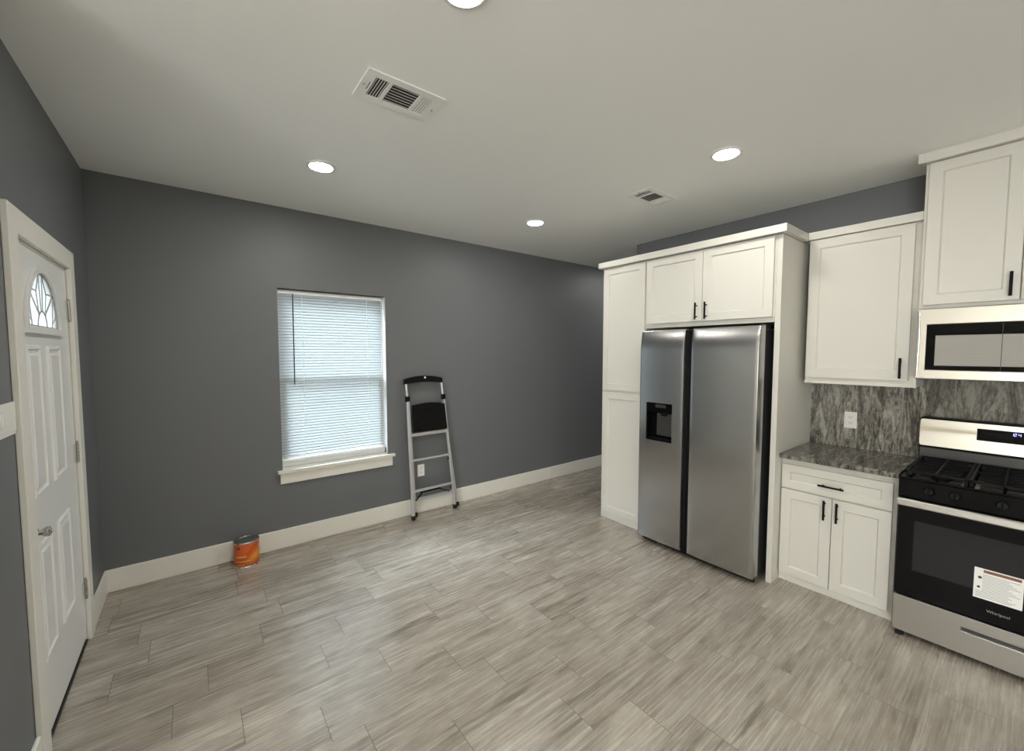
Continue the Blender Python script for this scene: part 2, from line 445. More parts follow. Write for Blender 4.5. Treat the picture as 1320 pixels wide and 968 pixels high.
# (a half-ellipse standing on its sill)
bm = bmesh.new()
slab_yz(bm, [rect(-1.399, -.573, .026, 2.044), [(AC - AW, AZ), (AC - AW + .0001, AZ + .004)] + [(AC - AW * math.cos(PI * k / 24), AZ + AH * math.sin(PI * k / 24)) for k in range(1, 24)] + [(AC + AW, AZ)]], SX - .042, SX)
slab = link('door_slab', bm, 'door_paint', door)
def arch_pts(s, dz=0.0, n=24):
    return [(AC - (AW + s) * math.cos(PI * k / n), AZ + dz + (AH + s) * math.sin(PI * k / n)) for k in range(n + 1)]
bm = bmesh.new()
outer = [(AC - AW - .03, AZ - .028)] + arch_pts(.03) + [(AC + AW + .03, AZ - .028)]
inner = [(AC - AW - .002, AZ - .006)] + arch_pts(.002)[1:-1] + [(AC + AW + .002, AZ - .006)]
slab_yz(bm, [outer, inner], SX + .0003, SX + .011)
box(bm, SX + .0003, SX + .018, AC - AW - .045, AC + AW + .045, AZ - .034, AZ - .012)
link('lite_frame', bm, 'door_paint', door, bev=.004)
bm = bmesh.new(); slab_yz(bm, [[(AC - AW + .001, AZ + .001)] + arch_pts(-.001)[1:-1] + [(AC + AW - .001, AZ + .001)]], SX - .009, SX - .004)
glass = link('arched_glass', bm, 'frosted_glass', door)
bm = bmesh.new()
def came(p, q, w=.0055): beam(bm, (SX - .0025, *p), (SX - .0025, *q), w, .003, (0, 1, 0) if abs(p[0] - q[0]) < abs(p[1] - q[1]) else (0, 0, 1))
def onarch(a, f=1.0): return (AC + f * AW * math.cos(PI * a), AZ + f * AH * math.sin(PI * a))
ri = .070
arcp = [(AC - ri * math.cos(PI * k / 12), AZ + ri * math.sin(PI * k / 12)) for k in range(13)]
for p, q in zip(arcp, arcp[1:]): came(p, q, .007)
hub = lambda a: (AC + ri * math.cos(PI * a), AZ + ri * math.sin(PI * a))
came(hub(.46), onarch(.47)); came(hub(.56), onarch(.54))
for sg in (1, -1):
    A_ = lambda a: .5 + sg * a
    came(hub(A_(.22)), onarch(A_(.27)), .007)
    came(onarch(A_(.03)), onarch(A_(.14), .72)); came(onarch(A_(.14), .72), onarch(A_(.27)))
    came(hub(A_(.24)), onarch(A_(.14), .72), .0045)
    came(onarch(A_(.28)), (AC - sg * .155, AZ)); came((AC - sg * .155, AZ + .02), onarch(A_(.42)), .0045)
edge = arch_pts(-.003)
for p, q in zip(edge, edge[1:]): came(p, q, .007)
came(edge[0], edge[-1], .008)
link('came', bm, 'came', glass)
def raised_panel(y0, y1, z0, z1):
    bm = bmesh.new(); prof = [(0, .0002), (.006, .008), (.016, .009), (.024, .003), (.034, .002), (.046, .0075)]
    rings = []
    for d, h in prof:
        rings.append([bm.verts.new((SX + h, y, z)) for y, z in ((y0 + d, z0 + d), (y1 - d, z0 + d), (y1 - d, z1 - d), (y0 + d, z1 - d))])
    for A, B_ in zip(rings, rings[1:]):
        for k in range(4): bm.faces.new([A[k], A[(k + 1) % 4], B_[(k + 1) % 4], B_[k]])
    bm.faces.new(rings[-1]); bm.faces.new(rings[0][::-1])
    link('raised_panel', bm, 'door_paint', door)
for y0, y1 in ((-1.325, -1.125), (-1.015, -.795)):
    raised_panel(y0, y1, 1.02, 1.645); raised_panel(y0, y1, .335, .83)
bm = bmesh.new(); KY, KZ = -1.325, .885
lathe(bm, (SX, KY, KZ), (1, 0, 0), [(.0, .0005), (.022, .0005), (.022, .004), (.012, .006), (.009, .010), (.011, .016), (.017, .023), (.0205, .031), (.0195, .038), (.012, .043), (.005, .045), (.004, .048), (0, .0485)], 24)
link('door_knob', bm, 'nickel', door, smooth=True)
bm = bmesh.new(); lathe(bm, (SX, KY, 1.03), (1, 0, 0), [(0, .0005), (.008, .0005), (.008, .004), (0, .005)], 12); link('bolt_hole', bm, 'slot_dark', door)
for z in (1.835, 1.07, .30):
    bm = bmesh.new(); box(bm, SX + .0002, SX + .003, -.622, -.580, z - .05, z + .05); hg = link('hinge', bm, 'hinge_metal', door)
    bm = bmesh.new()
    for k in range(5): lathe(bm, (SX + .008, -.5715, z - .05 + .0205 * k), (0, 0, 1), [(0, 0), (.0075, 0), (.0075, .0165), (0, .0165)], 12)
    lathe(bm, (SX + .008, -.5715, z - .060), (0, 0, 1), [(0, 0), (.0055, .003), (.005, .118), (.0055, .121), (0, .124)], 10)
    link('barrel', bm, 'nickel', hg)

# ------------------------------------------------------------------ switch plate and outlets
sw = thing('switch_plate', 'white switch plate on the grey wall beside the entry door', 'light switch', (XL, -1.579, 1.325))
link('plate', boxes((XL + .0004, XL + .010, -1.700, -1.516, 1.334, 1.438), (XL + .0004, XL + .0075, -1.700, -1.516, 1.322, 1.3335)), 'plate_plastic', sw, bev=.002)
for y in (-1.677, -1.648):
    link('rocker', boxes((XL + .0102, XL + .0135, y - .011, y + .011, 1.358, 1.414)), 'plate_plastic', sw, bev=.002)
def outlet(name, label, cx, cz, yz):
    """a duplex receptacle facing -Y (yz False, at y=0) or -X (yz True)."""
    t = thing(name, label, 'outlet', (cx, 0, cz) if not yz else (yz, cx, cz))
    def B_(u0, u1, d0, d1, z0, z1):
        return (cx + u0, cx + u1, -d1, -d0, cz + z0, cz + z1) if not yz else (yz - d1, yz - d0, cx + u0, cx + u1, cz + z0, cz + z1)
    link('plate', boxes(B_(-.037, .037, .0004, .006, -.060, .060)), 'plate_plastic', t, bev=.002)
    for dz in (-.021, .021):
        f = link('receptacle', boxes(B_(-.0165, .0165, .0062, .009, dz - .014, dz + .014)), 'plate_plastic', t, bev=.002)
        link('slots', boxes(B_(-.008, -.0055, .0091, .0096, dz - .003, dz + .007), B_(.0055, .008, .0091, .0096, dz - .003, dz + .006), B_(-.002, .002, .0091, .0096, dz - .010, dz - .006)), 'slot_dark', f)
outlet('wall_outlet', 'white duplex outlet low on the grey wall behind the step ladder', 1.768, .428, False)

# ------------------------------------------------------------------ kitchen cabinets (all fronts face -X)
def shaker(parent, y0, y1, z0, z1, xf, t=.019, rail=.058, rec=.010, name='door'):
    bm = bmesh.new(); R = lambda x, d: [bm.verts.new((x, y, z)) for y, z in ((y0 + d, z0 + d), (y1 - d, z0 + d), (y1 - d, z1 - d), (y0 + d, z1 - d))]
    rings = [R(xf + t, 0), R(xf + .0016, 0), R(xf, .0016), R(xf, rail), R(xf + rec, rail + .007)]
    for A, B_ in zip(rings, rings[1:]):
        for k in range(4): bm.faces.new([A[k], A[(k + 1) % 4], B_[(k + 1) % 4], B_[k]])
    bm.faces.new(rings[0][::-1]); bm.faces.new(rings[-1])
    return link(name, bm, 'cabinet_paint', parent)
def pull(parent, xf, y, z, L_, vertical=True):
    bm = bmesh.new(); xo = xf - .032; h = L_ / 2; g = h - .022
    if vertical:
        tube(bm, [(xo, y, z - h), (xo, y, z + h)], .0066, 12)
        for s in (-g, g): tube(bm, [(xf - .0002, y, z + s), (xo, y, z + s)], .0045, 10)
    else:
        tube(bm, [(xo, y - h, z), (xo, y + h, z)], .0066, 12)
        for s in (-g, g): tube(bm, [(xf - .0002, y + s, z), (xo, y + s, z)], .0045, 10)
    link('handle', bm, 'black_metal', parent, smooth=True)

XF = 3.13            # face of the tall units
pan = thing('pantry_cabinet', 'tall white pantry cabinet with two shaker doors beside the refrigerator', 'cabinet', (3.47, -1.42, 0))
link('body', boxes((XF, XR - .018, -1.657, -1.181, .0006, 2.4055)), 'cabinet_paint', pan, bev=.0015)
shaker(pan, -1.650, -1.205, 1.258, 2.400, XF - .0195)
shaker(pan, -1.650, -1.205, .072, 1.236, XF - .0195)
ovf = thing('over_fridge_cabinet', 'white two-door wall cabinet above the stainless refrigerator', 'cabinet', (3.47, -2.16, 1.82))
link('body', boxes((XF, XR - .002, -2.6595, -1.6585, 1.822, 2.4055)), 'cabinet_paint', ovf, bev=.0015)
d = shaker(ovf, -2.158, -1.668, 1.857, 2.400, XF - .0195); pull(d, XF - .0195, -2.122, 1.935, .128)
d = shaker(ovf, -2.650, -2.162, 1.857, 2.400, XF - .0195); pull(d, XF - .0195, -2.198, 1.935, .128)
tag(link('refrigerator_end_panel', boxes((XF - .001, XR - .002, -2.6955, -2.661, .0006, 2.4055)), 'cabinet_paint', bev=.0015, loc=(3.47, -2.68, 0)),
    'tall white side panel between the refrigerator and the base cabinet', 'cabinet panel')
bm = bmesh.new()
loop = [(3.075, -1.162), (3.075, -2.732), (3.478, -2.732), (3.478, -2.697), (3.112, -2.697), (3.112, -1.18), (XR - .02, -1.18), (XR - .02, -1.162)]
prism(bm, [loop], lambda x, y: (x, y, 2.4065), lambda x, y: (x, y, 2.458))
tag(link('crown_moulding', bm, 'cabinet_paint', bev=.002, loc=(3.09, -1.95, 2.4065)), 'flat white crown strip along the top of the pantry and refrigerator cabinets', 'crown moulding')

upc = thing('wall_cabinet', 'white single-door wall cabinet above the granite counter', 'cabinet', (3.67, -3.0, 1.395))
link('body', boxes((3.52, XR - .002, -3.316, -2.7335, 1.397, 2.4575), (3.508, 3.5199, -3.318, -2.7335, 1.395, 1.416)), 'cabinet_paint', upc, bev=.0015)
d = shaker(upc, -3.280, -2.738, 1.436, 2.404, 3.5005, rail=.060); pull(d, 3.5005, -3.246, 1.515, .128)
link('crown', boxes((3.480, 3.5195, -3.316, -2.7335, 2.409, 2.460)), 'cabinet_paint', upc, bev=.002)
tall = thing('tall_wall_cabinet', 'white wall cabinet reaching the ceiling above the microwave', 'cabinet', (3.64, -3.7, 1.873))
link('body', boxes((3.459, XR - .002, -4.078, -3.3185, 1.874, 2.7195)), 'cabinet_paint', tall, bev=.0015)
d = shaker(tall, -3.6985, -3.334, 1.894, 2.716, 3.4395); pull(d, 3.4395, -3.668, 1.977, .128)
d = shaker(tall, -4.066, -3.7035, 1.894, 2.716, 3.4395); pull(d, 3.4395, -3.735, 1.977, .128)
link('crown', boxes((3.408, XR - .004, -4.10, -3.3185, 2.720, ZC - .0005), (3.408, 3.4785, -3.3185, -3.288, 2.720, ZC - .0005)), 'cabinet_paint', tall, bev=.002)

base = thing('base_cabinet', 'white base cabinet with one drawer and two doors under the granite counter', 'cabinet', (3.54, -3.0, 0))
link('body', boxes((3.26, XR - .002, -3.302, -2.697, .0006, .8835)), 'cabinet_paint', base, bev=.0015)
d = shaker(base, -3.282, -2.702, .672, .838, 3.2405, rail=.05, name='drawer'); pull(d, 3.2405, -2.988, .742, .135, False)
d = shaker(base, -2.9905, -2.702, .056, .662, 3.2405); pull(d, 3.2405, -2.957, .583, .128)
d = shaker(base, -3.282, -2.9945, .056, .662, 3.2405); pull(d, 3.2405, -3.024, .583, .128)
tag(link('countertop', boxes((3.193, XR - .0215, -3.310, -2.6965, .884, .915)), 'granite_counter', bev=.004, loc=(3.5, -3.0, .884)),
    'dark brown streaked granite countertop on the base cabinet', 'countertop')
tag(link('counter_backsplash', boxes((XR - .0205, XR - .001, -3.332, -2.6965, .886, 1.3945)), 'granite_splash', loc=(XR, -3.0, .886)),
    'grey streaked granite backsplash between the counter and the wall cabinet', 'backsplash')
tag(link('range_backsplash', boxes((XR - .0205, XR - .001, -4.10, -3.333, .886, 1.8735)), 'granite_range', loc=(XR, -3.7, .886)),
    'dark streaked granite backsplash behind the range', 'backsplash')
outlet('splash_outlet', 'white duplex outlet on the granite backsplash above the counter', -2.945, 1.118, XR - .0206)

# ------------------------------------------------------------------ refrigerator
fr = thing('refrigerator', 'stainless side-by-side refrigerator with a dark water dispenser', 'refrigerator', (3.4, -2.17, 0))
FXF, FXB = 2.968, 3.066
link('case', boxes((3.082, 3.78, -2.625, -1.715, .035, 1.772)), 'fridge_case', fr, bev=.004)
link('kick_grille', boxes((3.03, 3.079, -2.61, -1.73, .012, .04)), 'black_plastic', fr)
def fr_door(y0, y1, hole=None):
    z0, z1 = .050, 1.795; bm = bmesh.new()
    ys = {y0, y1}; zs = {z0, z1}
    for k in range(17): ys.add(y0 + (y1 - y0) * k / 16)
    for k in range(1, 30): zs.add(z0 + (1.60 - z0) * k / 29)
    for k in range(1, 19): zs.add(1.60 + (z1 - 1.60) * k / 18)
    for q in (.004, .008): ys |= {y0 + q, y1 - q}; zs |= {z0 + q, z1 - q}
    if hole: ys |= {hole[0], hole[1]}; zs |= {hole[2], hole[3]}
    ys, zs = sorted(ys), sorted(zs); yc, hw = (y0 + y1) / 2, (y1 - y0) / 2
    def fx(y, z):
        x = FXF + .0045 * ((y - yc) / hw) ** 2
        x += .62 * max(0, z - 1.60) ** 2 * (1.0)
        dd = min(y - y0, y1 - y, z - z0, z1 - z)
        if dd < .008: x += .008 - math.sqrt(max(0, .008 ** 2 - (.008 - dd) ** 2))
        return x
    V = {(i, j): bm.verts.new((fx(y, z), y, z)) for i, y in enumerate(ys) for j, z in enumerate(zs)}
    inh = lambda i, j: hole and ys[i] >= hole[0] - 1e-6 and ys[i + 1] <= hole[1] + 1e-6 and zs[j] >= hole[2] - 1e-6 and zs[j + 1] <= hole[3] + 1e-6
    for i in range(len(ys) - 1):
        for j in range(len(zs) - 1):
            if not inh(i, j): bm.faces.new([V[i, j], V[i + 1, j], V[i + 1, j + 1], V[i, j + 1]])
    bm.edges.ensure_lookup_table(); back = {}
    for e_ in [e_ for e_ in bm.edges if len(e_.link_faces) == 1]:
        w = []
        for v in e_.verts:
            if v not in back:
                innerv = hole and hole[0] - 1e-6 <= v.co.y <= hole[1] + 1e-6 and hole[2] - 1e-6 <= v.co.z <= hole[3] + 1e-6
                back[v] = bm.verts.new((FXB - .004 if innerv else FXB, v.co.y, v.co.z))
            w.append(back[v])
        bm.faces.new([e_.verts[0], e_.verts[1], w[1], w[0]])
    bm.faces.new([bm.verts.new(p) for p in ((FXB, y0, z0), (FXB, y1, z0), (FXB, y1, z1), (FXB, y0, z1))])
    return link('door', bm, 'stainless', fr, smooth=True)
HO = (-2.015, -1.782, .892, 1.203)
dl = fr_door(-2.102, -1.712, HO); dr = fr_door(-2.632, -2.158)
h0, h1, h2, h3 = HO; e = .0006
bm = boxes((3.035, 3.058, h0 + e, h1 - e, h2 + e, h3 - e), (FXF + .012, 3.035, h0 + e, h0 + .006, h2 + e, h3 - e), (FXF + .012, 3.035, h1 - .006, h1 - e, h2 + e, h3 - e),
           (FXF + .012, 3.035, h0 + .006, h1 - .006, h2 + e, h2 + .010), (FXF + .012, 3.035, h0 + .006, h1 - .006, h3 - .075, h3 - e))
disp = link('water_dispenser', bm, 'black_gloss', dl, bev=.001)
link('control_strip', boxes((FXF + .0085, FXF + .0118, -1.955, -1.862, 1.165, 1.190)), 'steel_dark', dl)
link('paddle', boxes((3.018, 3.0345, -1.985, -1.850, .93, 1.115)), 'steel_dark', dl, bev=.004)
link('spout', boxes((2.995, 3.03, -1.945, -1.900, 1.095, 1.127)), 'black_plastic', dl, bev=.004)
link('drip_tray', boxes((2.985, 3.034, -1.998, -1.80, .903, .910)), 'black_plastic', dl)
for y0, y1 in ((-2.1565, -2.133), (-2.128, -2.1035)):
    link('grip_strip', boxes((2.998, 3.064, y0, y1, .045, 1.785)), 'black_plastic', fr, bev=.003)
for y in (-2.61, -1.745):
    link('hinge_cover', boxes((3.03, 3.16, y - .012, y + .03, 1.7955 if False else 1.773, 1.800)) if y > -2 else boxes((3.09, 3.19, y - .012, y + .03, 1.773, 1.806)), 'fridge_case', fr, bev=.004)
for y in (-2.60, -1.75):
    bm = bmesh.new(); lathe(bm, (3.06, y, .0005), (0, 0, 1), [(0, 0), (.018, 0), (.018, .012), (.008, .014), (.008, .04), (0, .04)], 16)
    link('foot', bm, 'black_plastic', fr)

# ------------------------------------------------------------------ microwave
RY0, RY1 = -4.076, -3.3215
mw = thing('microwave', 'stainless over-the-range microwave with dark window', 'microwave', (3.62, -3.7, 1.459))
link('case', boxes((3.442, XR - .022, RY0, RY1, 1.466, 1.8725)), 'steel_dark', mw, bev=.003)
MX = 3.400
bm = bmesh.new()
slab_yz(bm, [rect(RY0, RY1 - .001, 1.459, 1.869), rect(RY0 + .02, -3.364, 1.513, 1.776)[::-1]], MX + .004, MX + .041)
dm = link('door_frame', bm, 'stainless_bright', mw, bev=.004)
bm = boxes((MX + .0065, MX + .020, RY0 + .0205, -3.3645, 1.5135, 1.7755)); gp = link('glass', bm, 'black_gloss', mw)
link('viewing_window', boxes((MX + .0055, MX + .0064, -3.820, -3.402, 1.538, 1.712)), 'microwave_mesh', mw)
link('dark_line', boxes((MX + .0045, MX + .0054, -3.6530, -3.6505, 1.516, 1.772)), 'slot_dark', mw)  # thin dark upright line across the glass
bm = bmesh.new(); tube(bm, [(MX - .030, -3.862, 1.53), (MX - .030, -3.862, 1.77)], .010, 12)
for z in (1.55, 1.75): tube(bm, [(MX + .006, -3.862, z), (MX - .030, -3.862, z)], .007, 10)
link('handle', bm, 'stainless_bright', mw, smooth=True)
bm = bmesh.new()
tube(bm, [(MX + .012, RY1 - .006, 1.462), (MX + .006, RY1 - .010, 1.54), (MX + .004, RY1 - .012, 1.66), (MX + .006, RY1 - .010, 1.79), (MX + .012, RY1 - .006, 1.866)], .0075, 10)
link('edge_trim', bm, 'chrome', mw, smooth=True)
link('vent_slot', boxes((3.45, 3.75, RY0 + .04, RY1 - .04, 1.461, 1.4655)), 'black_plastic', mw)

# ------------------------------------------------------------------ gas range
rg = thing('gas_range', 'stainless and black gas range with a white sticker on its oven door', 'range', (3.46, -3.7, 0))
GX = 3.128
link('body', boxes((GX + .042, XR - .026, RY0, RY1, .038, .893)), 'black_plastic', rg, bev=.002)
# storage drawer with its finger slot
bm = bmesh.new()
slab_yz(bm, [rect(RY0, RY1 - .001, .035, .240), rect(-3.815, -3.588, .159, .179)[::-1]], GX - .004, GX + .030)
dw = link('drawer', bm, 'stainless_drawer', rg, bev=.004)
link('finger_slot', boxes((GX + .006, GX + .028, -3.8145, -3.5885, .1595, .1785)), 'steel_dark', dw)
od = link('oven_door', boxes((GX, GX + .040, RY0 + .001, RY1 - .002, .247, .802)), 'oven_glass', rg, bev=.003)
link('oven_window', boxes((GX - .0009, GX - .0002, -4.00, -3.392, .400, .682)), 'oven_window', od)
bm = bmesh.new()
prof = [(GX - .0405, .764), (GX - .046, .770), (GX - .046, .798), (GX - .0405, .806), (GX - .028, .806), (GX - .022, .800), (GX - .022, .768), (GX - .028, .764)]
prism(bm, [prof], lambda x, z: (x, RY0 + .002, z), lambda x, z: (x, RY1 - .002, z))
for y in (RY0 + .03, RY1 - .03): box(bm, GX - .024, GX - .0003, y - .012, y + .012, .770, .799)
link('oven_handle', bm, 'stainless_bar', od, bev=.002)
# oven racks seen dimly are left to the glass; sticker
st = link('warning_sticker', boxes((GX - .0016, GX - .0011, -3.781, -3.621, .362, .519)), 'sticker_paper', od)
st['label'] = 'white paper warning sticker with printed lines'
link('header_strip', boxes((GX - .0020, GX - .0017, -3.774, -3.652, .499, .513)), 'sticker_header', st)
bm = bmesh.new()
zz = .487; k = 0
while zz > .372:
    ln = (-3.650, -3.772 + .012 * ((k * 7) % 4)) if zz > .40 else (-3.628, -3.76 + .012 * (k % 3))
    box(bm, GX - .0020, GX - .0017, ln[1], ln[0], zz - .0014, zz + .0014); zz -= .0088; k += 1
link('text_lines', bm, 'sticker_ink', st)
for (yy, zq, rr_) in ((-3.641, .470, .007), (-3.638, .420, .006)):
    bm = bmesh.new(); lathe(bm, (GX - .0017, yy, zq), (-1, 0, 0), [(0, 0), (rr_, 0), (rr_, .0003), (0, .0003)], 14); link('icon', bm, 'sticker_icon', st)
# logo on the door glass
def text_mesh(name, body, size, origin, m, parent, depth=.0004):
    cu = bpy.data.curves.new(name, 'FONT'); cu.body = body; cu.size = size; cu.extrude = depth; cu.align_x = 'CENTER'; cu.align_y = 'CENTER'
    to = bpy.data.objects.new(name + '_tmp', cu); COL.objects.link(to)
    bpy.context.view_layer.update()
    me = bpy.data.meshes.new_from_object(to.evaluated_get(bpy.context.evaluated_depsgraph_get()))
    bpy.data.objects.remove(to)
    bm = bmesh.new(); bm.from_mesh(me); bpy.data.meshes.remove(me)
    bm.transform(Matrix(((0, 0, -1, origin[0]), (-1, 0, 0, origin[1]), (0, 1, 0, origin[2]), (0, 0, 0, 1))))
    return link(name, bm, m, parent)
text_mesh('logo', 'Whirlpool', .0185, (GX - .0008, -3.7075, .306), 'logo_grey', od)
# control panel with knobs
bm = bmesh.new()
prism(bm, [[(GX + .002, .806), (GX + .041, .806), (GX + .041, .9035), (GX + .016, .9035)]], lambda x, z: (x, RY0, z), lambda x, z: (x, RY1, z))
cp = link('control_panel', bm, 'black_gloss', rg, bev=.003)
for y in (-3.442, -3.538, -3.6985, -3.855, -3.952):
    bm = bmesh.new(); lathe(bm, (GX + .008, y, .858), (-1, 0, .14), [(0, 0), (.023, 0), (.021, .010), (.019, .024), (.017, .028), (0, .028)], 24)
    kb = link('knob', bm, 'black_plastic', cp, smooth=True)
    bm = bmesh.new(); beam(bm, (GX - .024, y, .843), (GX - .0195, y, .882), .007, .010, (0, 1, 0))
    link('pointer', bm, 'black_gloss', kb, bev=.002)
# cooktop, burners, grates
link('cooktop', boxes((GX + .010, 3.705, RY0, RY1, .9045, .916)), 'black_gloss', rg, bev=.004)
for bx, by, br in ((3.28, -3.47, .045), (3.54, -3.47, .038), (3.41, -3.6985, .048), (3.28, -3.93, .05), (3.54, -3.93, .035)):
    bm = bmesh.new(); lathe(bm, (bx, by, .9165), (0, 0, 1), [(0, 0), (br, 0), (br, .010), (br * .8, .012), (br * .8, .018), (0, .020)], 24)
    link('burner', bm, 'black_metal', rg, smooth=True)
for y0, y1 in ((-3.578, -3.340), (-3.815, -3.582), (-4.058, -3.819)):
    bm = bmesh.new(); z0, z1 = .940, .952; x0, x1 = 3.165, 3.685
    for yy in (y0 + .006, y1 - .006): box(bm, x0, x1, yy - .006, yy + .006, z0, z1)
    for xx in (x0 + .006, (x0 + x1) / 2, x1 - .006): box(bm, xx - .006, xx + .006, y0, y1, z0, z1 - .0003)
    for xx in (x0 + .07, x0 + .13, x0 + .19, x1 - .19, x1 - .13, x1 - .07): box(bm, xx - .004, xx + .004, y0 + .03, y1 - .03, z0 + .001, z1 - .0006)
    box(bm, x0, x1, (y0 + y1) / 2 - .005, (y0 + y1) / 2 + .005, z0 + .0005, z1 - .001)
    for xx in (x0 + .008, x1 - .008):
        for yy in (y0 + .008, y1 - .008): box(bm, xx - .007, xx + .007, yy - .007, yy + .007, .9165, z0)
    link('grate', bm, 'black_metal', rg, bev=.002)
# backguard
link('backguard', boxes((3.712, XR - .024, RY0, RY1, .895, 1.196)), 'black_plastic', rg, bev=.008)
link('backguard_lower', boxes((3.700, 3.7115, RY0 + .006, RY1 - .004, .9165, 1.004)), 'steel_dark', rg, bev=.003)
bm = bmesh.new(); lp = []
def rr_loop(a0, a1, b0, b1, r_, n=5):
    out = []
    for cx, cy, s0 in ((a1 - r_, b1 - r_, 0), (a0 + r_, b1 - r_, PI / 2), (a0 + r_, b0 + r_, PI), (a1 - r_, b0 + r_, 1.5 * PI)):
        for k in range(n + 1): out.append((cx + r_ * math.cos(s0 + PI / 2 * k / n), cy + r_ * math.sin(s0 + PI / 2 * k / n)))
    return out
tilt = lambda z: 3.690 + (z - 1.02) * .10
prism(bm, [rr_loop(RY0 + .004, RY1 - .002, 1.020, 1.188, .012), rect(-3.828, -3.567, 1.088, 1.158)[::-1]], lambda y, z: (tilt(z), y, z), lambda y, z: (3.7115, y, z))
fp = link('front_panel', bm, 'stainless_bright', rg, bev=.002)
bm = bmesh.new(); prism(bm, [rect(-3.8275, -3.5675, 1.0885, 1.1575)], lambda y, z: (tilt(z) + .0015, y, z), lambda y, z: (3.711, y, z))
ds = link('display', bm, 'black_gloss', rg)
# clock digits, three blue seven-segment figures
bm = bmesh.new()
SEG = {'1': 'bc', '2': 'abged', '4': 'fgbc', '5': 'afgcd'}
def digit(ch, yc, zc, w=.0085, h=.015):
    P = {'a': (0, h / 2, 1), 'd': (0, -h / 2, 1), 'g': (0, 0, 1), 'b': (-w / 2, h / 4, 0), 'c': (-w / 2, -h / 4, 0), 'f': (w / 2, h / 4, 0), 'e': (w / 2, -h / 4, 0)}
    for s_ in SEG[ch]:
        dy, dz, hor = P[s_]; a, b = (w / 2, .0012) if hor else (.0012, h / 4)
        x = tilt(zc + dz) + .0013
        box(bm, x - .0008, x, yc + dy - a, yc + dy + a, zc + dz - b, zc + dz + b)
digit('1', -3.702, 1.141); digit('2', -3.713, 1.141); digit('4', -3.729, 1.141)
link('clock_digits', bm, 'clock_blue', ds)
for y in (RY0 + .03, RY1 - .03):
    bm = bmesh.new(); lathe(bm, (GX + .026, y, .0005), (0, 0, 1), [(0, 0), (.020, 0), (.020, .014), (.012, .018), (.012, .04), (0, .04)], 16)
    link('foot', bm, 'rubber', rg)

# ------------------------------------------------------------------ step ladder leaning on the wall
ld = thing('step_ladder', 'folded aluminium step ladder with black top step leaning on the grey wall', 'step ladder', (1.86, -.1, 0))
FL, FR = Vector((1.615, -.150, .028)), Vector((2.083, -.128, .028)); JL, JR = Vector((1.612, -.062, 1.17)), Vector((1.997, -.062, 1.172))
RL, RR = Vector((1.668, -.080, .028)), Vector((2.137, -.080, .028)); TL, TR = Vector((1.634, -.032, 1.12)), Vector((2.004, -.032, 1.125))
def at(p, q, z): return p + (q - p) * ((z - p.z) / (q.z - p.z))
for nm, p, q, w, d_ in (('front_rail', FL, JL, .030, .026), ('front_rail', FR, JR, .024, .024), ('rear_rail', RL, TL, .022, .022), ('rear_rail', RR, TR, .022, .020)):
    bm = bmesh.new(); beam(bm, p, q, w, d_); link(nm, bm, 'aluminium', ld, bev=.004)
for p, q in ((JL, Vector((1.603, -.045, 1.335))), (JR, Vector((1.982, -.045, 1.338)))):
    bm = bmesh.new(); tube(bm, [at(p, q, 1.10) if False else p - Vector((0, 0, .04)), q], .011, 12); link('grab_rail', bm, 'aluminium', ld, smooth=True)
bm = bmesh.new()
topc = [(1.586 + .404 * k / 14, 1.335 + .052 * math.sin(PI * (.12 + .76 * k / 14)) ** .8 - .002) for k in range(15)]
botc = [(1.586 + .404 * k / 14, 1.308 + .016 * math.sin(PI * k / 14)) for k in range(15)]
slab_xz(bm, [topc + botc[::-1]], -.060, -.030)
hd = link('top_handle', bm, 'black_plastic', ld, bev=.006)
bm = bmesh.new(); lathe(bm, (1.797, -.0605, 1.367), (0, -1, 0), [(0, 0), (.011, 0), (.011, .0008), (0, .001)], 16); link('round_sticker', bm, 'dot_white', hd)
for p, s in ((JL, 1), (JR, -1)):
    bm = bmesh.new(); box(bm, p.x - .022, p.x + .020, p.y - .016, p.y + .020, 1.135, 1.192); link('joint', bm, 'black_plastic', ld, bev=.008)
bm = bmesh.new()
pl = [(1.662, .842), (2.020, .838), (2.000, 1.095)] + [(1.990 - .325 * k / 8, 1.100 + .018 * math.sin(PI * k / 8)) for k in range(1, 8)] + [(1.660, 1.100)]
prism(bm, [pl], lambda x, z: (x, -.100 + .06 * (z - .84), z), lambda x, z: (x, -.070 + .06 * (z - .84), z))
for k in range(6):
    zc = .875 + .038 * k; yc = -.100 + .06 * (zc - .84)
    box(bm, 1.685, 1.985, yc - .004, yc + .004, zc - .008, zc + .008)
link('platform', bm, 'black_plastic', ld, bev=.004)
def tread(z, p, q, P_, Q_, w, d_, nm='tread', m='aluminium'):
    bm = bmesh.new(); a, b = at(p, P_, z), at(q, Q_, z); beam(bm, a, b, w, d_, (0, 1, 0)); link(nm, bm, m, ld, bev=.003)
tread(.815, FL, FR, JL, JR, .028, .030); tread(.570, FL, FR, JL, JR, .030, .018); tread(.272, FL, FR, JL, JR, .030, .020)
tread(.160, RL, RR, TL, TR, .018, .028, 'cross_brace')
bm = bmesh.new(); beam(bm, (1.71, -.108, .245), (1.93, -.104, .243), .012, .018, (0, 1, 0)); link('brace_bar', bm, 'black_plastic', ld)
for a, b in (((1.665, -.10, .165), (1.74, -.104, .243)), ((1.91, -.104, .243), (2.035, -.10, .185)), ((2.022, -.10, .515), (2.052, -.09, .575)), ((2.05, -.10, .215), (2.082, -.09, .282))):
    bm = bmesh.new(); beam(bm, a, b, .010, .010, (0, 1, 0)); link('brace_strut', bm, 'black_plastic', ld)
for p in (FL, FR, RL, RR):
    bm = bmesh.new(); box(bm, p.x - .017, p.x + .017, p.y - .017, p.y + .017, .0006, .045); link('rubber_foot', bm, 'rubber', ld, bev=.005)

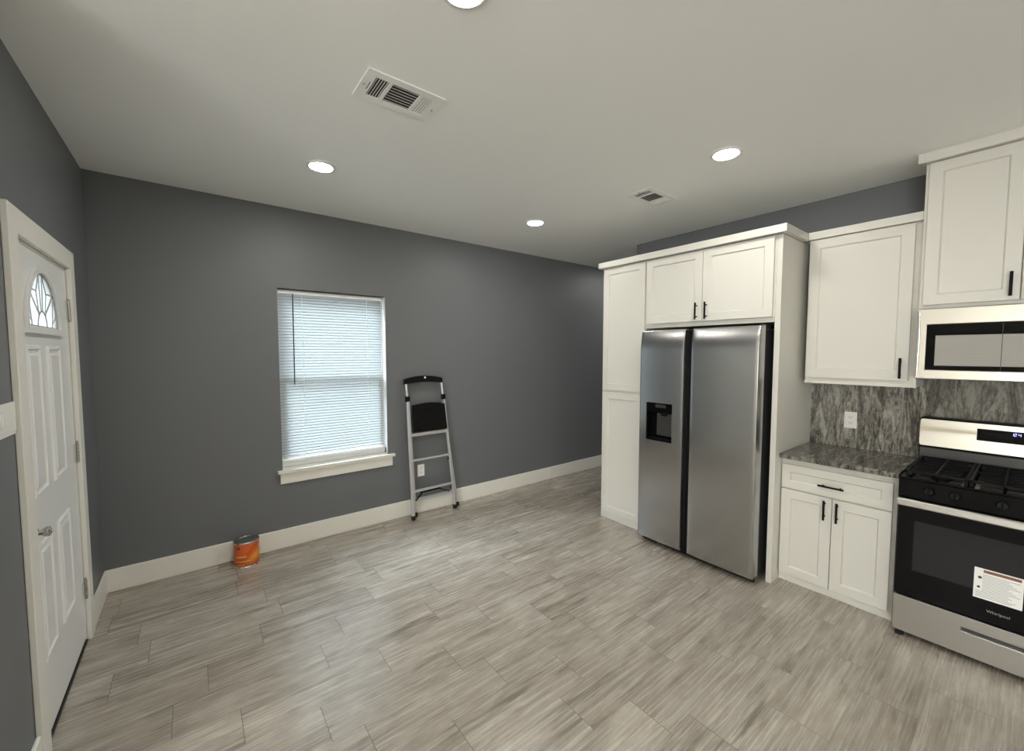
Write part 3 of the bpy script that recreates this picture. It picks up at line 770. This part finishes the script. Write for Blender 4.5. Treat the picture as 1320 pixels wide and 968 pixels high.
# ------------------------------------------------------------------ paint can
cx, cy = .268, -.120
pc = thing('paint_can', 'one-gallon paint can with an orange label on the floor by the baseboard', 'paint can', (cx, cy, 0))
bm = bmesh.new(); lathe(bm, (cx, cy, 0), (0, 0, 1), [(0, .002), (.079, .002), (.083, .0006), (.0845, .003), (.083, .007), (.0815, .009), (.0815, .181), (.083, .183), (.0845, .187), (.083, .1905), (.076, .1905), (.074, .184), (.0, .184)], 48)
link('can', bm, 'chrome', pc, smooth=True)
bm = bmesh.new(); lathe(bm, (cx, cy, 0), (0, 0, 1), [(.0817, .011), (.0822, .011), (.0822, .177), (.0817, .177)], 48); bm.normal_update()
lb = link('paper_label', bm, 'can_label', pc, smooth=True)
bm = bmesh.new(); lathe(bm, (cx, cy, 0), (0, 0, 1), [(0, .1845), (.070, .1845), (.0725, .189), (.071, .1915), (.067, .1915), (.065, .186), (0, .186)], 48)
link('lid', bm, 'lid_metal', pc, smooth=True)
def curved_patch(bm, a0, a1, z0, z1, r_=.0828, n=8, slope=0.0):
    prev = None
    for k in range(n + 1):
        a = a0 + (a1 - a0) * k / n; s_ = slope * k / n
        cur = [bm.verts.new((cx + r_ * math.cos(a), cy + r_ * math.sin(a), z0 + s_)), bm.verts.new((cx + r_ * math.cos(a), cy + r_ * math.sin(a), z1 + s_))]
        if prev: bm.faces.new([prev[0], cur[0], cur[1], prev[1]])
        prev = cur
VD = math.atan2(-3.776 - cy, 0 - cx)       # towards the middle of the room
bm = bmesh.new(); curved_patch(bm, VD - .85, VD - .72, .143, .162); curved_patch(bm, VD - .66, VD - .54, .143, .162); link('dark_marks', bm, 'sticker_icon', lb)
bm = bmesh.new()
curved_patch(bm, VD - .95, VD - .05, .078, .088, n=14, slope=.006); curved_patch(bm, VD - .95, VD + .3, .046, .053, n=14, slope=.004); curved_patch(bm, VD - .9, VD - .2, .022, .027, n=14)
link('pale_bands', bm, 'label_pale', lb)
bm = bmesh.new()
tube(bm, [(cx + .0865 * math.cos(a), cy + .0865 * math.sin(a), .15 - .085 * math.sin(a - VD - .75)) for a in [VD + .75 + PI * k / 24 for k in range(25)]], .0016, 6)
link('wire_bail', bm, 'chrome', pc, smooth=True)

# ------------------------------------------------------------------ recessed lights
def downlight(x, y, label, group, hidden=False):
    t = thing('recessed_light', label, 'ceiling light', (x, y, ZC), group)
    bm = bmesh.new(); lathe(bm, (x, y, ZC - .0004), (0, 0, -1), [(.066, 0), (.086, 0), (.086, .003), (.082, .006), (.068, .008), (.066, .004)], 40)
    link('trim_ring', bm, 'led_trim', t, smooth=True)
    bm = bmesh.new(); lathe(bm, (x, y, ZC - .0006), (0, 0, -1), [(0, .001), (.0655, .001), (.0655, .006), (.055, .0085), (.03, .0098), (0, .010)], 32)
    link('diffuser', bm, 'led', t, smooth=True)
GRP = 'recessed ceiling lights'
downlight(.668, -.97, 'lit round recessed light between the entry door end and the larger ceiling vent', GRP)
downlight(2.455, -.955, 'lit recessed light between the window wall and the smaller ceiling vent', GRP)
downlight(2.50, -2.60, 'lit recessed light on the ceiling in front of the refrigerator cabinets', GRP)
downlight(.72, -2.60, 'lit recessed light cut by the top edge of the photo', GRP)
REST = 'recessed ceiling lights further back in the room'
for x, y in ((.72, -4.25), (.72, -5.9), (2.50, -5.9), (-2.2, -3.2), (-3.8, -3.2), (-2.2, -5.4), (-3.8, -5.4)):  # unseen lights added to supply fill and reflections
    downlight(x, y, 'unseen recessed ceiling light added behind the viewer for fill light', REST)
downlight(4.9, -.62, 'lit recessed ceiling light in the hallway beyond the pantry', REST)

# ------------------------------------------------------------------ ceiling vents
def vent(label, x0, x1, y0, y1, groups):
    t = thing('ceiling_vent', label, 'vent', ((x0 + x1) / 2, (y0 + y1) / 2, ZC), 'ceiling air vents')
    zt = ZC - .0005; fz = ZC - .008
    link('backing', boxes((x0 + .015, x1 - .015, y0 + .015, y1 - .015, zt - .0008, zt)), 'vent_dark', t)
    holes = [rect(a, b, y0 + .042, y1 - .042)[::-1] for a, b, *_ in groups]
    bm = bmesh.new(); prism(bm, [rect(x0, x1, y0, y1)] + holes, lambda x, y: (x, y, fz), lambda x, y: (x, y, zt - .001))
    link('frame', bm, 'vent_white', t, bev=.003)
    for a, b, kind, n, m_ in groups:
        bm = bmesh.new()
        for k in range(n):
            if kind == 'x':      # blades across the register, tilted along X
                x = a + (b - a) * (k + .5) / n; s = (b - a) / n
                sg = 1 if m_ == 'open' else -1
                beam(bm, (x, y0 + .043, fz + .004), (x, y1 - .043, fz + .004), s * (.42 if sg > 0 else .68), .0012, (1, 0, .75 * sg))
            else:
                w = (y1 - y0 - .084); y = y0 + .042 + w * (k + .5) / n
                beam(bm, (a + .001, y, fz + .004), (b - .001, y, fz + .004), w / n * .62, .0012, (0, 1, .8))
        link('louver_bank', bm, 'vent_white', t)
    for xx in (x0 + .018, x1 - .018):
        bm = bmesh.new(); lathe(bm, (xx, (y0 + y1) / 2, fz + .0002), (0, 0, -1), [(0, 0), (.005, 0), (.004, .0015), (0, .002)], 12); link('screw', bm, 'nickel', t)
    bm = boxes((x0 + .034, x0 + .037, (y0 + y1) / 2 - .03, (y0 + y1) / 2 + .03, fz - .0006, fz - .0001)); link('damper_slot', bm, 'slot_dark', t)
vent('larger white ceiling register nearest the viewer, between two recessed lights', .600, .955, -2.056, -1.830,
     ((.648, .705, 'x', 5, 'open'), (.722, .845, 'y', 7, 'open'), (.858, .915, 'x', 5, 'shut')))
vent('smaller looking white ceiling register above the front of the pantry', 2.568, 2.922, -2.053, -1.840,
     ((2.612, 2.665, 'x', 5, 'open'), (2.682, 2.805, 'y', 6, 'open'), (2.82, 2.878, 'x', 5, 'shut')))
